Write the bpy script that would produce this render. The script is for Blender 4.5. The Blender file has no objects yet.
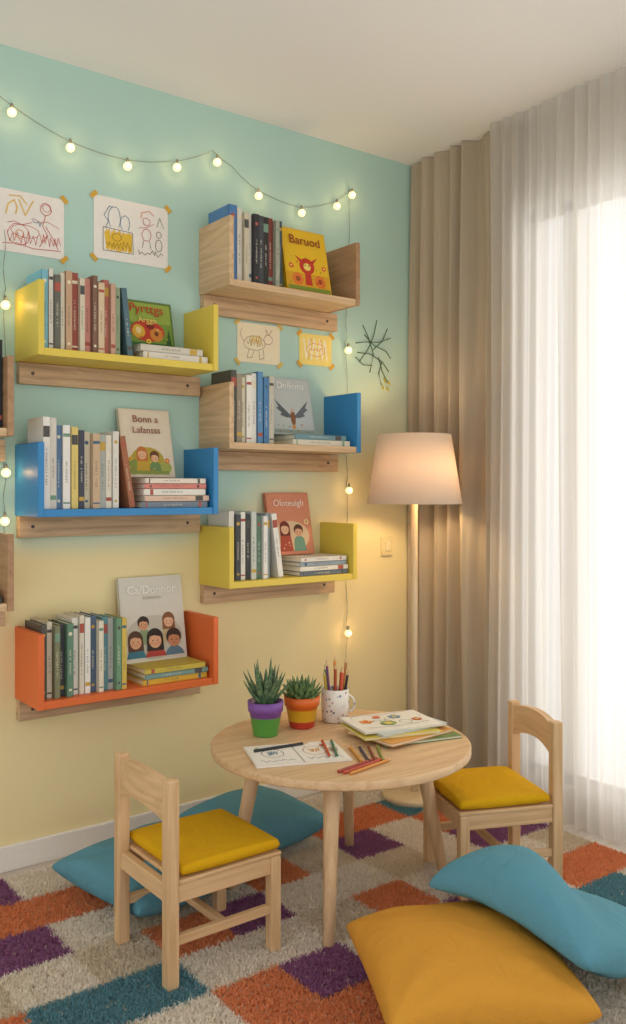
import bpy, bmesh, math, random
import numpy as np
from mathutils import Vector, Matrix, Euler, noise
from mathutils.bvhtree import BVHTree
R = random.Random(7)
C = bpy.context.scene.collection
scene = bpy.context.scene
scene.view_settings.view_transform = 'Standard'

# ---------------------------------------------------------------- materials
def lin(h):
    h = h.lstrip('#')
    o = []
    for i in (0, 2, 4):
        c = int(h[i:i+2], 16) / 255
        o.append(c/12.92 if c <= .04045 else ((c+.055)/1.055)**2.4)
    return (*o, 1)
MC = {}
def base(name):
    m = bpy.data.materials.new(name); m.use_nodes = True
    nt = m.node_tree; b = nt.nodes['Principled BSDF']
    return m, nt, b, nt.nodes.new, nt.links.new
def cmat(h, rough=.6, bump=0.0, scale=60, var=.06, key=''):
    k = (h, rough, bump, scale, key)
    if k in MC: return MC[k]
    m, nt, b, N, L = base('paint_' + h.strip('#'))
    b.inputs['Roughness'].default_value = rough
    tc = N('ShaderNodeTexCoord'); n = N('ShaderNodeTexNoise'); n.inputs['Scale'].default_value = scale
    n.inputs['Detail'].default_value = 4
    L(tc.outputs['Object'], n.inputs['Vector'])
    mx = N('ShaderNodeMix'); mx.data_type = 'RGBA'
    c = lin(h)
    mx.inputs['A'].default_value = tuple(x*(1-var) for x in c[:3]) + (1,)
    mx.inputs['B'].default_value = tuple(min(1, x*(1+var)) for x in c[:3]) + (1,)
    L(n.outputs['Fac'], mx.inputs['Factor']); L(mx.outputs['Result'], b.inputs['Base Color'])
    if bump:
        bp = N('ShaderNodeBump'); bp.inputs['Strength'].default_value = bump; bp.inputs['Distance'].default_value = .003
        L(n.outputs['Fac'], bp.inputs['Height']); L(bp.outputs['Normal'], b.inputs['Normal'])
    MC[k] = m; return m
def fabric(h, scale=900, rough=.9):
    k = ('fab', h)
    if k in MC: return MC[k]
    m, nt, b, N, L = base('fabric_' + h.strip('#'))
    b.inputs['Roughness'].default_value = rough
    b.inputs['Specular IOR Level'].default_value = .2
    tc = N('ShaderNodeTexCoord'); n = N('ShaderNodeTexNoise'); n.inputs['Scale'].default_value = scale
    n2 = N('ShaderNodeTexNoise'); n2.inputs['Scale'].default_value = 11; n2.inputs['Distortion'].default_value = 1.5
    L(tc.outputs['Object'], n.inputs['Vector']); L(tc.outputs['Object'], n2.inputs['Vector'])
    mx = N('ShaderNodeMix'); mx.data_type = 'RGBA'; c = lin(h)
    mx.inputs['A'].default_value = tuple(x*.85 for x in c[:3]) + (1,)
    mx.inputs['B'].default_value = tuple(min(1, x*1.12) for x in c[:3]) + (1,)
    L(n.outputs['Fac'], mx.inputs['Factor']); L(mx.outputs['Result'], b.inputs['Base Color'])
    ad = N('ShaderNodeMath'); ad.operation = 'MULTIPLY_ADD'; ad.inputs[1].default_value = 7
    L(n2.outputs['Fac'], ad.inputs[0]); L(n.outputs['Fac'], ad.inputs[2])
    bp = N('ShaderNodeBump'); bp.inputs['Strength'].default_value = .5; bp.inputs['Distance'].default_value = .004
    L(ad.outputs[0], bp.inputs['Height']); L(bp.outputs['Normal'], b.inputs['Normal'])
    MC[k] = m; return m
def wood(h, axis='X', dark=.72, rough=.5):
    k = ('wood', h, axis)
    if k in MC: return MC[k]
    m, nt, b, N, L = base('wood_' + axis.lower())
    b.inputs['Roughness'].default_value = rough
    tc = N('ShaderNodeTexCoord'); mp = N('ShaderNodeMapping')
    s = {'X': (2.5, 38, 38), 'Y': (38, 2.5, 38), 'Z': (38, 38, 2.5)}[axis]
    mp.inputs['Scale'].default_value = s
    L(tc.outputs['Object'], mp.inputs['Vector'])
    n = N('ShaderNodeTexNoise'); n.inputs['Scale'].default_value = 1.0; n.inputs['Detail'].default_value = 6
    n.inputs['Distortion'].default_value = 1.2
    L(mp.outputs['Vector'], n.inputs['Vector'])
    cr = N('ShaderNodeValToRGB'); c = lin(h)
    cr.color_ramp.elements[0].position = .3; cr.color_ramp.elements[1].position = .62
    cr.color_ramp.elements[0].color = (c[0]*dark, c[1]*dark*.92, c[2]*dark*.82, 1)
    cr.color_ramp.elements[1].color = c
    L(n.outputs['Fac'], cr.inputs['Fac']); L(cr.outputs['Color'], b.inputs['Base Color'])
    bp = N('ShaderNodeBump'); bp.inputs['Strength'].default_value = .12; bp.inputs['Distance'].default_value = .002
    L(n.outputs['Fac'], bp.inputs['Height']); L(bp.outputs['Normal'], b.inputs['Normal'])
    MC[k] = m; return m
def zramp(name, stops, H, rough=.4):
    m, nt, b, N, L = base(name); b.inputs['Roughness'].default_value = rough
    tc = N('ShaderNodeTexCoord'); sp = N('ShaderNodeSeparateXYZ'); dv = N('ShaderNodeMath'); dv.operation = 'DIVIDE'
    dv.inputs[1].default_value = H
    L(tc.outputs['Object'], sp.inputs[0]); L(sp.outputs['Z'], dv.inputs[0])
    cr = N('ShaderNodeValToRGB'); cr.color_ramp.interpolation = 'CONSTANT'
    e = cr.color_ramp.elements
    e[0].position = stops[0][0]; e[0].color = lin(stops[0][1]); e[1].position = stops[1][0]; e[1].color = lin(stops[1][1])
    for p, c in stops[2:]:
        x = e.new(p); x.color = lin(c)
    L(dv.outputs[0], cr.inputs['Fac']); L(cr.outputs['Color'], b.inputs['Base Color'])
    return m
def emis(name, h, st):
    m, nt, b, N, L = base(name)
    b.inputs['Base Color'].default_value = lin(h); b.inputs['Emission Color'].default_value = lin(h)
    b.inputs['Emission Strength'].default_value = st
    return m
def cloth_sheet(name, h, transp, transl, strands=True):
    m, nt, b, N, L = base(name)
    out = nt.nodes['Material Output']; c = lin(h)
    d = N('ShaderNodeBsdfDiffuse'); d.inputs['Color'].default_value = c
    t = N('ShaderNodeBsdfTranslucent'); t.inputs['Color'].default_value = c
    tr = N('ShaderNodeBsdfTransparent')
    m1 = N('ShaderNodeMixShader'); m1.inputs[0].default_value = transl
    m2 = N('ShaderNodeMixShader'); m2.inputs[0].default_value = transp
    L(d.outputs[0], m1.inputs[1]); L(t.outputs[0], m1.inputs[2])
    L(m1.outputs[0], m2.inputs[1]); L(tr.outputs[0], m2.inputs[2]); L(m2.outputs[0], out.inputs['Surface'])
    if transp > 0:
        # woven voile: see-through face-on, denser where the cloth turns edge-on in the folds
        lw = N('ShaderNodeLayerWeight'); lw.inputs['Blend'].default_value = .35
        mr = N('ShaderNodeMapRange'); mr.inputs['To Min'].default_value = transp*1.5; mr.inputs['To Max'].default_value = 0
        mr.inputs['From Max'].default_value = .75
        L(lw.outputs['Facing'], mr.inputs['Value']); L(mr.outputs[0], m2.inputs[0])
    tc = N('ShaderNodeTexCoord'); n = N('ShaderNodeTexNoise'); n.inputs['Scale'].default_value = 350
    L(tc.outputs['Object'], n.inputs['Vector'])
    bp = N('ShaderNodeBump'); bp.inputs['Strength'].default_value = .15; bp.inputs['Distance'].default_value = .002
    L(n.outputs['Fac'], bp.inputs['Height']); L(bp.outputs['Normal'], d.inputs['Normal'])
    return m

# ---------------------------------------------------------------- mesh helpers
def obj(name, me, parent=None, mats=None, loc=(0, 0, 0), rot=(0, 0, 0), label=None, cat=None, group=None, kind=None, smooth=False):
    o = bpy.data.objects.new(name, me); C.objects.link(o)
    if parent: o.parent = parent
    o.location = loc; o.rotation_euler = rot
    if me is not None and mats:
        for m in (mats if isinstance(mats, (list, tuple)) else [mats]): me.materials.append(m)
    if me is not None and smooth:
        for p in me.polygons: p.use_smooth = True
    if label: o['label'] = label
    if cat: o['category'] = cat
    if group: o['group'] = group
    if kind: o['kind'] = kind
    return o
def fin(bm, name='m'):
    me = bpy.data.meshes.new(name); bm.normal_update(); bm.to_mesh(me); bm.free(); return me
def add_box(bm, a, b, bev=0.0, mi=0, seg=2):
    t = bmesh.new(); bmesh.ops.create_cube(t, size=1)
    for v in t.verts:
        v.co = Vector([(a[i]+b[i])/2 + v.co[i]*(b[i]-a[i]) for i in range(3)])
    if bev > 0:
        bmesh.ops.bevel(t, geom=t.edges[:], offset=bev, segments=seg, affect='EDGES', profile=.5)
    for f in t.faces: f.material_index = mi
    me = bpy.data.meshes.new('t'); t.to_mesh(me); t.free(); bm.from_mesh(me); bpy.data.meshes.remove(me)
def box(a, b, bev=0.0, mi=0):
    bm = bmesh.new(); add_box(bm, a, b, bev, mi); return fin(bm)
def boxc(c, s, bev=0.0):
    return box([c[i]-s[i]/2 for i in range(3)], [c[i]+s[i]/2 for i in range(3)], bev)
def add_lathe(bm, prof, seg=32, mi=0, cap=True, M=None):
    rings = []
    for r, z in prof:
        ring = []
        for i in range(seg):
            a = 2*math.pi*i/seg
            co = Vector((r*math.cos(a), r*math.sin(a), z))
            ring.append(bm.verts.new(M @ co if M else co))
        rings.append(ring)
    for k in range(len(rings)-1):
        for i in range(seg):
            f = bm.faces.new((rings[k][i], rings[k][(i+1) % seg], rings[k+1][(i+1) % seg], rings[k+1][i]))
            f.material_index = mi; f.smooth = True
    if cap:
        f = bm.faces.new(list(reversed(rings[0]))); f.material_index = mi
        f = bm.faces.new(rings[-1]); f.material_index = mi
def lathe(prof, seg=32, cap=True):
    bm = bmesh.new(); add_lathe(bm, prof, seg, 0, cap); return fin(bm)
def align(p1, p2):
    p1, p2 = Vector(p1), Vector(p2); d = p2-p1
    return Matrix.Translation(p1) @ d.to_track_quat('Z', 'Y').to_matrix().to_4x4(), d.length
def rod(p1, p2, r1, r2, seg=20, bev=.004):
    M, l = align(p1, p2); bm = bmesh.new()
    add_lathe(bm, [(max(r1-bev, .0005), 0), (r1, bev), (r2, l-bev), (max(r2-bev, .0005), l)], seg, 0, True, M)
    return fin(bm)
def tube(bm, pts, r, seg=6, mi=0):
    pts = [Vector(p) for p in pts]; rings = []
    for i, p in enumerate(pts):
        d = (pts[min(i+1, len(pts)-1)] - pts[max(i-1, 0)]).normalized()
        q = d.to_track_quat('Z', 'Y')
        rings.append([bm.verts.new(p + q @ Vector((r*math.cos(2*math.pi*k/seg), r*math.sin(2*math.pi*k/seg), 0))) for k in range(seg)])
    for a, b in zip(rings, rings[1:]):
        for k in range(seg):
            f = bm.faces.new((a[k], a[(k+1) % seg], b[(k+1) % seg], b[k])); f.smooth = True; f.material_index = mi
    bm.faces.new(list(reversed(rings[0]))).material_index = mi; bm.faces.new(rings[-1]).material_index = mi
def empty(name, loc, label, cat, group=None, rot=(0, 0, 0)):
    o = obj(name, None, None, None, loc, rot, label, cat, group); o.empty_display_size = .05; return o

def art_mesh(shapes, eps=.00025, y0=-.0006, flat=False):
    bm = bmesh.new(); mats = []; idx = {}
    def mi(h):
        if h not in idx:
            idx[h] = len(mats); mats.append(cmat(h, .7))
        return idx[h]
    y = y0
    def P(u, v): return Vector((u, y, v))
    for s in shapes:
        y -= eps; k = s[0]; m = mi(s[1])
        if k == 'poly':
            f = bm.faces.new([bm.verts.new(P(*p)) for p in s[2]]); f.material_index = m
        elif k == 'rect':
            a, b, c, d = s[2:6]
            f = bm.faces.new([bm.verts.new(P(*p)) for p in ((a, b), (c, b), (c, d), (a, d))]); f.material_index = m
        elif k == 'ell':
            cx, cy, rx, ry = s[2:6]
            f = bm.faces.new([bm.verts.new(P(cx+rx*math.cos(t*math.pi/9), cy+ry*math.sin(t*math.pi/9))) for t in range(18)]); f.material_index = m
        elif k == 'line':
            w = s[2]; pts = s[3]
            for (x1, y1), (x2, y2) in zip(pts, pts[1:]):
                dx, dy = x2-x1, y2-y1; l = math.hypot(dx, dy) or 1e-6
                nx, ny = -dy/l*w/2, dx/l*w/2; ex, ey = dx/l*w*.3, dy/l*w*.3
                f = bm.faces.new([bm.verts.new(P(*p)) for p in ((x1-ex+nx, y1-ey+ny), (x1-ex-nx, y1-ey-ny), (x2+ex-nx, y2+ey-ny), (x2+ex+nx, y2+ey+ny))]); f.material_index = m
                y -= .000004
    bmesh.ops.recalc_face_normals(bm, faces=bm.faces[:])
    for f in bm.faces:
        f.normal_update()
        if f.normal.y > 0: f.normal_flip()
    return fin(bm), mats
def art(name, shapes, parent, label=None, **k):
    me, mats = art_mesh(shapes, **k); return obj(name, me, parent, mats, label=label)
def sc(shapes, W, H):
    out = []
    for s in shapes:
        if s[0] == 'poly': out.append((s[0], s[1], [(u*W, v*H) for u, v in s[2]]))
        elif s[0] in ('rect', 'ell'): out.append((s[0], s[1], s[2]*W, s[3]*H, s[4]*W, s[5]*H))
        else: out.append((s[0], s[1], s[2], [(u*W, v*H) for u, v in s[3]]))
    return out
def text(name, body, size, h, parent, u, v, y=-.002, align_x='CENTER', sx=1.0):
    cu = bpy.data.curves.new('txt', 'FONT'); cu.body = body; cu.size = size; cu.align_x = align_x; cu.space_line = .85
    cu.extrude = .0002
    t = bpy.data.objects.new('txt', cu); C.objects.link(t)
    dg = bpy.context.evaluated_depsgraph_get(); dg.update()
    me = bpy.data.meshes.new_from_object(t.evaluated_get(dg)); bpy.data.objects.remove(t)
    me.transform(Matrix.Translation((u, y, v)) @ Matrix.Rotation(math.pi/2, 4, 'X') @ Matrix.Diagonal((sx, 1, 1, 1)))
    me.materials.clear()
    return obj(name, me, parent, cmat(h, .6))

# ---------------------------------------------------------------- room
ZC = 2.71
def wallmat():
    m, nt, b, N, L = base('ombre_wall_paint'); b.inputs['Roughness'].default_value = .85
    g = N('ShaderNodeNewGeometry'); sp = N('ShaderNodeSeparateXYZ'); L(g.outputs['Position'], sp.inputs[0])
    mr = N('ShaderNodeMapRange'); mr.interpolation_type = 'SMOOTHSTEP'
    mr.inputs['From Min'].default_value = -1.3; mr.inputs['From Max'].default_value = -.1
    L(sp.outputs['X'], mr.inputs['Value'])
    lo = N('ShaderNodeMath'); lo.operation = 'MULTIPLY_ADD'; lo.inputs[1].default_value = .02; lo.inputs[2].default_value = 1.0
    hi = N('ShaderNodeMath'); hi.operation = 'MULTIPLY_ADD'; hi.inputs[1].default_value = .95; hi.inputs[2].default_value = 1.13
    L(mr.outputs[0], lo.inputs[0]); L(mr.outputs[0], hi.inputs[0])
    z = N('ShaderNodeMapRange'); z.interpolation_type = 'SMOOTHSTEP'
    L(sp.outputs['Z'], z.inputs['Value']); L(lo.outputs[0], z.inputs['From Min']); L(hi.outputs[0], z.inputs['From Max'])
    mx = N('ShaderNodeMix'); mx.data_type = 'RGBA'
    mx.inputs['A'].default_value = lin('#f3e2ac'); mx.inputs['B'].default_value = lin('#b5d6ca')
    L(z.outputs[0], mx.inputs['Factor'])
    n = N('ShaderNodeTexNoise'); n.inputs['Scale'].default_value = 120; L(g.outputs['Position'], n.inputs['Vector'])
    bp = N('ShaderNodeBump'); bp.inputs['Strength'].default_value = .06; bp.inputs['Distance'].default_value = .002
    L(n.outputs['Fac'], bp.inputs['Height']); L(bp.outputs['Normal'], b.inputs['Normal'])
    L(mx.outputs['Result'], b.inputs['Base Color']); return m
obj('wall_back', box((-3.7, 0, 0), (.15, .12, ZC)), None, wallmat(), kind='structure')
WY0, WY1, WZ0, WZ1 = -.60, -2.75, .12, 2.36
bm = bmesh.new()
add_box(bm, (0, WY0, 0), (.15, 0, ZC)); add_box(bm, (0, -3.7, 0), (.15, WY1, ZC))
add_box(bm, (0, WY1, WZ1), (.15, WY0, ZC)); add_box(bm, (0, WY1, 0), (.15, WY0, WZ0))
obj('wall_right', fin(bm), None, cmat('#d2cabd', .9), kind='structure')
obj('ceiling', box((-3.7, -3.7, ZC), (.15, .12, ZC+.1)), None, cmat('#edeae6', .95, .05, 90, .02), kind='structure')
fm = wood('#d0c6ba', 'X', .86, .45)
obj('floor', box((-3.7, -3.7, -.1), (.15, .12, 0)), None, fm, kind='structure')
obj('baseboard_back', box((-3.7, -.016, 0), (0, 0, .085), .004), None, cmat('#f2eee4', .5), kind='structure')
bm = bmesh.new(); fw = .045
add_box(bm, (.03, WY1, WZ0), (.09, WY1+fw, WZ1), .004); add_box(bm, (.03, WY0-fw, WZ0), (.09, WY0, WZ1), .004)
add_box(bm, (.03, WY1, WZ0), (.09, WY0, WZ0+fw), .004); add_box(bm, (.03, WY1, WZ1-fw), (.09, WY0, WZ1), .004)
for yy in (-.80, -1.32, -2.04):
    add_box(bm, (.03, yy-.025, WZ0), (.09, yy+.025, WZ1), .004)
add_box(bm, (.056, WY1, WZ0), (.06, WY0, WZ1), 0, 1)
gm, nt, b, N, L = base('pane_glass'); tr = N('ShaderNodeBsdfTransparent'); gl = N('ShaderNodeBsdfGlossy'); gl.inputs['Roughness'].default_value = .05
mxs = N('ShaderNodeMixShader'); mxs.inputs[0].default_value = .05
L(tr.outputs[0], mxs.inputs[1]); L(gl.outputs[0], mxs.inputs[2]); L(mxs.outputs[0], nt.nodes['Material Output'].inputs['Surface'])
obj('window_1', fin(bm), None, [cmat('#d2cfc8', .4), gm], kind='structure')

# ---------------------------------------------------------------- curtains
def sheet(y0, y1, xbase, amp, lam, ztop, zbot, seed, fineamp=.0035, vary=1.0):
    bm = bmesh.new(); rr = random.Random(seed)
    n = int(abs(y1-y0)/.0045); nz = 30
    ph = [rr.uniform(0, 6.28) for _ in range(8)]
    rows = []
    for j in range(nz+1):
        f = j/nz; z = ztop + (zbot-ztop)*f; row = []
        for i in range(n+1):
            s = i/n*abs(y1-y0)
            w = s/lam*2*math.pi + vary*(2.2*math.sin(s*5.3+ph[0]) + 1.3*math.sin(s*14+ph[1]+f*1.0) + .6*math.sin(s*31+ph[4]+f*2.0))
            a = amp*(.55+.45*min(1, f*3+.2))*(.6+.3*math.sin(s*7.7+ph[2]+f*.9)+.25*math.sin(s*19+ph[6]))
            fine = fineamp*math.sin(s*2*math.pi/(lam*.31)+2*math.sin(s*11+ph[7])+f*1.5)
            x = xbase + a*math.sin(w) + a*.22*math.sin(2.1*w+ph[3]+f*1.2) + fine + .005*math.sin(f*5+s*9+ph[5])
            y = y0 + (y1-y0)*i/n + .3*a*math.cos(w*1.0+.5)
            row.append(bm.verts.new((x, y, z)))
        rows.append(row)
    for j in range(nz):
        for i in range(n):
            f = bm.faces.new((rows[j][i], rows[j][i+1], rows[j+1][i+1], rows[j+1][i])); f.smooth = True
    return fin(bm)
obj('drape_curtain', sheet(-.02, -.63, -.054, .040, .085, ZC-.003, .012, 11, .0025, 1.2), None,
    cloth_sheet('linen_drape', '#c1b29a', 0.0, .18), label='floor-length beige linen drape with deep folds in the corner', cat='curtain')
obj('sheer_curtain', sheet(-.53, -2.9, -.112, .020, .07, ZC-.003, .026, 5, .0018), None,
    cloth_sheet('sheer_voile', '#eae6df', .20, .64), label='floor-length white sheer voile curtain across the window', cat='curtain')

# ---------------------------------------------------------------- rug
CX, CY = .2, .19; RX0, RX1, RY0, RY1 = -2.75, -.15, -2.25, -.09
cols = {'c': '#f8f1e5', 'b': '#ebe0cc', 'o': '#efa676', 'p': '#a9759f', 't': '#78a8b3'}
known = {(-7, -6): 'p', (-9, -5): 't', (-8, -6): 'o', (-8, -7): 'o', (-8, -4): 'o', (-7, -4): 'p', (-5, -5): 'o', (-10, -3): 'p', (-9, -2): 'o', (-10, -2): 'o',
         (-4, -3): 'p', (-3, -2): 'o', (-1, -4): 'p', (-2, -4): 'p', (-1, -6): 'o', (-2, -6): 'o', (-3, -7): 't', (-2, -7): 't', (-10, -5): 't', (-11, -3): 'p', (-11, -1): 'b', (-6, -7): 't',
         (-10, -1): 'p', (-8, -1): 'o', (-7, -2): 'o', (-6, -2): 'p', (-5, -1): 'o', (-6, -8): 'o', (-5, -7): 'p', (-7, -8): 'p', (-9, -7): 't', (-3, -5): 'b', (-1, -2): 'o', (-2, -3): 'o',
         (-8, -3): 'b', (-9, -3): 'c', (-9, -4): 'b', (-8, -5): 'c', (-7, -5): 'c', (-6, -5): 'b', (-6, -4): 'c', (-6, -6): 'c', (-4, -4): 'b', (-3, -4): 'c', (-6, -3): 'o', (-5, -3): 'b', (-5, -4): 'c', (-7, -3): 'c', (-4, -6): 'p', (-3, -3): 'c', (-2, -5): 'c', (-1, -5): 'b',
         (-9, -6): 'c', (-10, -4): 'c', (-10, -6): 'b', (-4, -2): 'o', (-4, -5): 'c', (-5, -6): 'c', (-5, -2): 'c', (-9, -1): 'c', (-8, -2): 'c', (-7, -7): 'o'}
rr = random.Random(4)
for i in range(-16, 2):
    for j in range(-14, 2):
        if (i, j) not in known:
            known[(i, j)] = rr.choice('oopt') if (i+j) % 2 == 0 and rr.random() < .6 else rr.choice('ccb')
rug = obj('area_rug', box((RX0, RY0, .001), (RX1, RY1, .010), .003), None, cmat('#d6cab4', .95),
          label='shaggy checkered rug in orange, purple, teal and cream squares', cat='rug')
NT = 380000
rs = np.random.RandomState(1)
px = rs.uniform(RX0, RX1, NT); py = rs.uniform(RY0, RY1, NT)
ix = np.round(px/CX + rs.normal(0, .02, NT)).astype(int); iy = np.round(py/CY + rs.normal(0, .02, NT)).astype(int)
ang = rs.uniform(0, 2*np.pi, NT); hh = rs.uniform(.011, .016, NT); w = rs.uniform(.0018, .0031, NT)
la = rs.uniform(0, 2*np.pi, NT); ll = rs.uniform(.002, .009, NT)
V = np.zeros((NT, 5, 3)); cx, sx = np.cos(ang)*w, np.sin(ang)*w
lx, ly = np.cos(la)*ll, np.sin(la)*ll
V[:, 0] = np.stack([px-cx, py-sx, np.full(NT, .008)], 1); V[:, 1] = np.stack([px+cx, py+sx, np.full(NT, .008)], 1)
V[:, 2] = np.stack([px+lx*.4+cx, py+ly*.4+sx, .008+hh*.6], 1); V[:, 3] = np.stack([px+lx*.4-cx, py+ly*.4-sx, .008+hh*.6], 1)
V[:, 4] = np.stack([px+lx*1.3, py+ly*1.3, .008+hh*.95], 1)
me = bpy.data.meshes.new('pile'); me.vertices.add(NT*5); me.vertices.foreach_set('co', V.ravel())
I = np.arange(NT)[:, None]*5
loops = np.concatenate([I+0, I+1, I+2, I+3, I+3, I+2, I+4], 1).ravel()
me.loops.add(NT*7); me.loops.foreach_set('vertex_index', loops)
me.polygons.add(NT*2)
st = np.stack([np.arange(NT)*7, np.arange(NT)*7+4], 1).ravel()
me.polygons.foreach_set('loop_start', st)
try: me.polygons.foreach_set('loop_total', np.tile([4, 3], NT))
except Exception: pass
me.update(calc_edges=True); me.validate()
lut = {k: np.array(lin(v)) for k, v in cols.items()}
cc = np.array([lut[known.get((a, b_), 'c')] for a, b_ in zip(ix, iy)])
cc[:, :3] *= rs.uniform(.9, 1.08, (NT, 1))
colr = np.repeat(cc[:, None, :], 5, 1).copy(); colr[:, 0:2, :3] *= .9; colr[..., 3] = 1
at = me.color_attributes.new('pile_colour', 'FLOAT_COLOR', 'POINT'); at.data.foreach_set('color', np.clip(colr, 0, 1).ravel())
pm, nt, b, N, L = base('shag_pile'); a = N('ShaderNodeAttribute'); a.attribute_name = 'pile_colour'
L(a.outputs['Color'], b.inputs['Base Color']); b.inputs['Roughness'].default_value = .95; b.inputs['Specular IOR Level'].default_value = .1
tl = N('ShaderNodeBsdfTranslucent'); L(a.outputs['Color'], tl.inputs['Color']); ms = N('ShaderNodeMixShader'); ms.inputs[0].default_value = .47
L(b.outputs[0], ms.inputs[1]); L(tl.outputs[0], ms.inputs[2]); L(ms.outputs[0], nt.nodes['Material Output'].inputs['Surface'])
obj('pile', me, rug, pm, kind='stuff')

# ---------------------------------------------------------------- shelves
def shelf(x0, x1, z, hp, cl, cr, cb, label, xc=None):
    D = .215; th = .02
    e = empty('wall_shelf', (x0, 0, z), label, 'shelf'); W = x1-x0
    mt = lambda c, ax: wood(c[1:], ax) if c[0] == 'w' else cmat(c[1:], .45, .03, 150, .03)
    obj('shelf_board', box((0, -D, 0), (W, 0, .024), .002), e, mt(cb, 'X'))
    obj('side_panel', box((-th, -D-.004, 0), (0, 0, hp), .0025), e, mt(cl, 'Y'))
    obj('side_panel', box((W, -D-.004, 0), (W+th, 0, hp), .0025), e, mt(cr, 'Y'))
    bm = bmesh.new(); add_box(bm, (-.015, -.03, -.072), (W+.055, 0, -.001), .002)
    for xx in (.03, W-.0, ):
        add_lathe(bm, [(.006, 0), (.006, .0012)], 12, 1, True, Matrix.Translation((xx, -.0302, -.036)) @ Matrix.Rotation(math.pi/2, 4, 'X'))
    obj('wall_cleat', fin(bm), e, [wood('#d8b78f', 'X', .55), cmat('#4b4038', .4)])
    return e
YL, BL, ORG = 'p#e5cb50', 'p#3489c4', 'p#e46f34'
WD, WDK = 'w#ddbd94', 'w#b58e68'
shelf(-1.81, -1.20, 1.672, .235, YL, YL, YL, 'yellow painted wall shelf with books and oak cleat')
shelf(-1.81, -1.20, 1.165, .235, BL, BL, BL, 'blue painted wall shelf holding books above oak cleat')
shelf(-1.81, -1.20, .562, .238, ORG, ORG, ORG, 'orange painted wall shelf with books, lowest on wall')
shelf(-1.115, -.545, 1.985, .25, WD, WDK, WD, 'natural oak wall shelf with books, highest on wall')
shelf(-1.115, -.54, 1.398, .24, WD, BL, WD, 'oak wall shelf with one blue side panel')
shelf(-1.115, -.56, .895, .222, YL, YL, YL, 'small yellow wall shelf beside the floor lamp')
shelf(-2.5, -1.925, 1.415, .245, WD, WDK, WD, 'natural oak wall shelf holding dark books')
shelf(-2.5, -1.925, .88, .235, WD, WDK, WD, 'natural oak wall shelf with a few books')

# ---------------------------------------------------------------- books
PAGE = cmat('#ece4d0', .9, .3, 400)
def book_mesh(T, H, D, ct=.0025):
    bm = bmesh.new()
    add_box(bm, (0, 0, 0), (T, ct, H), .0008); add_box(bm, (0, 0, 0), (ct, D, H), .0008); add_box(bm, (T-ct, 0, 0), (T, D, H), .0008)
    return fin(bm)
def spine_marks(T, H, colr, band, style, bg):
    g = [('rect', bg, .001, .003, T-.001, H-.003)]
    if style % 4 == 0: g.append(('rect', band, .0015, H*.86, T-.0015, H*.90)); g.append(('rect', band, .0015, H*.06, T-.0015, H*.08))
    if style % 4 == 1: g.append(('rect', band, .0015, H*.78, T-.0015, H*.90))
    if style % 4 == 2: g.append(('rect', band, .0015, H*.10, T-.0015, H*.15))
    if style % 4 == 3: g.append(('ell', band, T/2, H*.86, T*.28, T*.28)); g.append(('rect', band, T*.3, H*.08, T*.7, H*.11))
    rr2 = random.Random(style*13+int(H*1e4))
    z = H*(.24+.1*rr2.random()); zt_ = H*(.55+.12*rr2.random())
    while z < zt_:
        if rr2.random() < .18: z += .004; continue
        wd = T*(.22 if rr2.random() < .6 else .30)
        c0 = T/2
        g.append(('rect', colr, c0-wd/2, z, c0+wd/2, z+.0012))
        if rr2.random() < .6: g.append(('rect', colr, c0-wd/2, z+.0012, c0-wd/2+.0012, z+.0034))
        z += .0048
    return art_mesh(g, eps=.000006, y0=-.0003)
def lum(h): c = lin(h); return .3*c[0]+.6*c[1]+.1*c[2]
def cname(h):
    c = [int(h[i:i+2], 16) for i in (1, 3, 5)]; mx, mn = max(c), min(c); 
    if mx < 75: return 'black'
    if mx-mn < 28: return 'white' if mn > 195 else ('grey' if mn > 90 else 'dark grey')
    r, g, b_ = c
    if r >= g >= b_:
        if mn > 170: return 'cream'
        if g > .72*r: return 'yellow' if mx > 180 and mx-mn > 90 else 'tan'
        return 'orange' if (mx > 200 and g > .45*r) else ('brown' if mx < 170 else 'red')
    if g >= r and g >= b_: return 'green'
    if b_ >= g: return 'blue' if b_-r > 40 else 'slate'
    return 'pink' if mx > 150 else 'maroon'
def book(T, H, D, h, loc, rot, group, label, style=0):
    o = obj('book', book_mesh(T, H, D), None, cmat(h, .5, 0, 60, .04), loc, rot, label, 'book', group)
    obj('pages', box((.0026, .003, .004), (T-.0026, D-.004, H-.004)), o, PAGE)
    tc = '#e6dcc4' if lum(h) < .3 else '#5a5450'
    bd = R.choice(['#e6dcc0', '#b0584a', '#4a6a80', '#c9a54c', '#55534f', '#7a9a84'])
    me, mats = spine_marks(T, H, tc, bd, style, h)
    obj('spine_lettering', me, o, mats)
    return o
def row(x, z, specs, group, where):
    k = 0
    for s in specs:
        T, H, h = s[0], s[1], s[2]; D = R.uniform(.13, .15); tilt = s[3] if len(s) > 3 else 0
        H += R.uniform(-.012, .008)
        y = -.194 + R.uniform(0, .022)
        k += 1
        if tilt:
            th = math.radians(tilt); x += H*math.sin(th)+.001
            book(T, H, D, h, (x, y, z+.0005), (0, -th, 0), group, f'{cname(h)} book leaning on {where}', k)
            x += T
        else:
            book(T, H, D, h, (x, y, z+.0005), (0, 0, 0), group, f'upright {cname(h)} book on {where}', k+len(specs))
            x += T+.0008
    return x
def stack(xc, z, specs, group, where, y=-.2):
    for i, (L_, T, h) in enumerate(specs):
        D = .16
        o = book(T, L_, D, h, (xc-L_/2 + R.uniform(-.008, .008), y+R.uniform(0, .012), z+T), (0, math.pi/2, 0), group, f'{cname(h)} book lying flat on {where}', i)
        z += T+.0004
    return z
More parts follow.
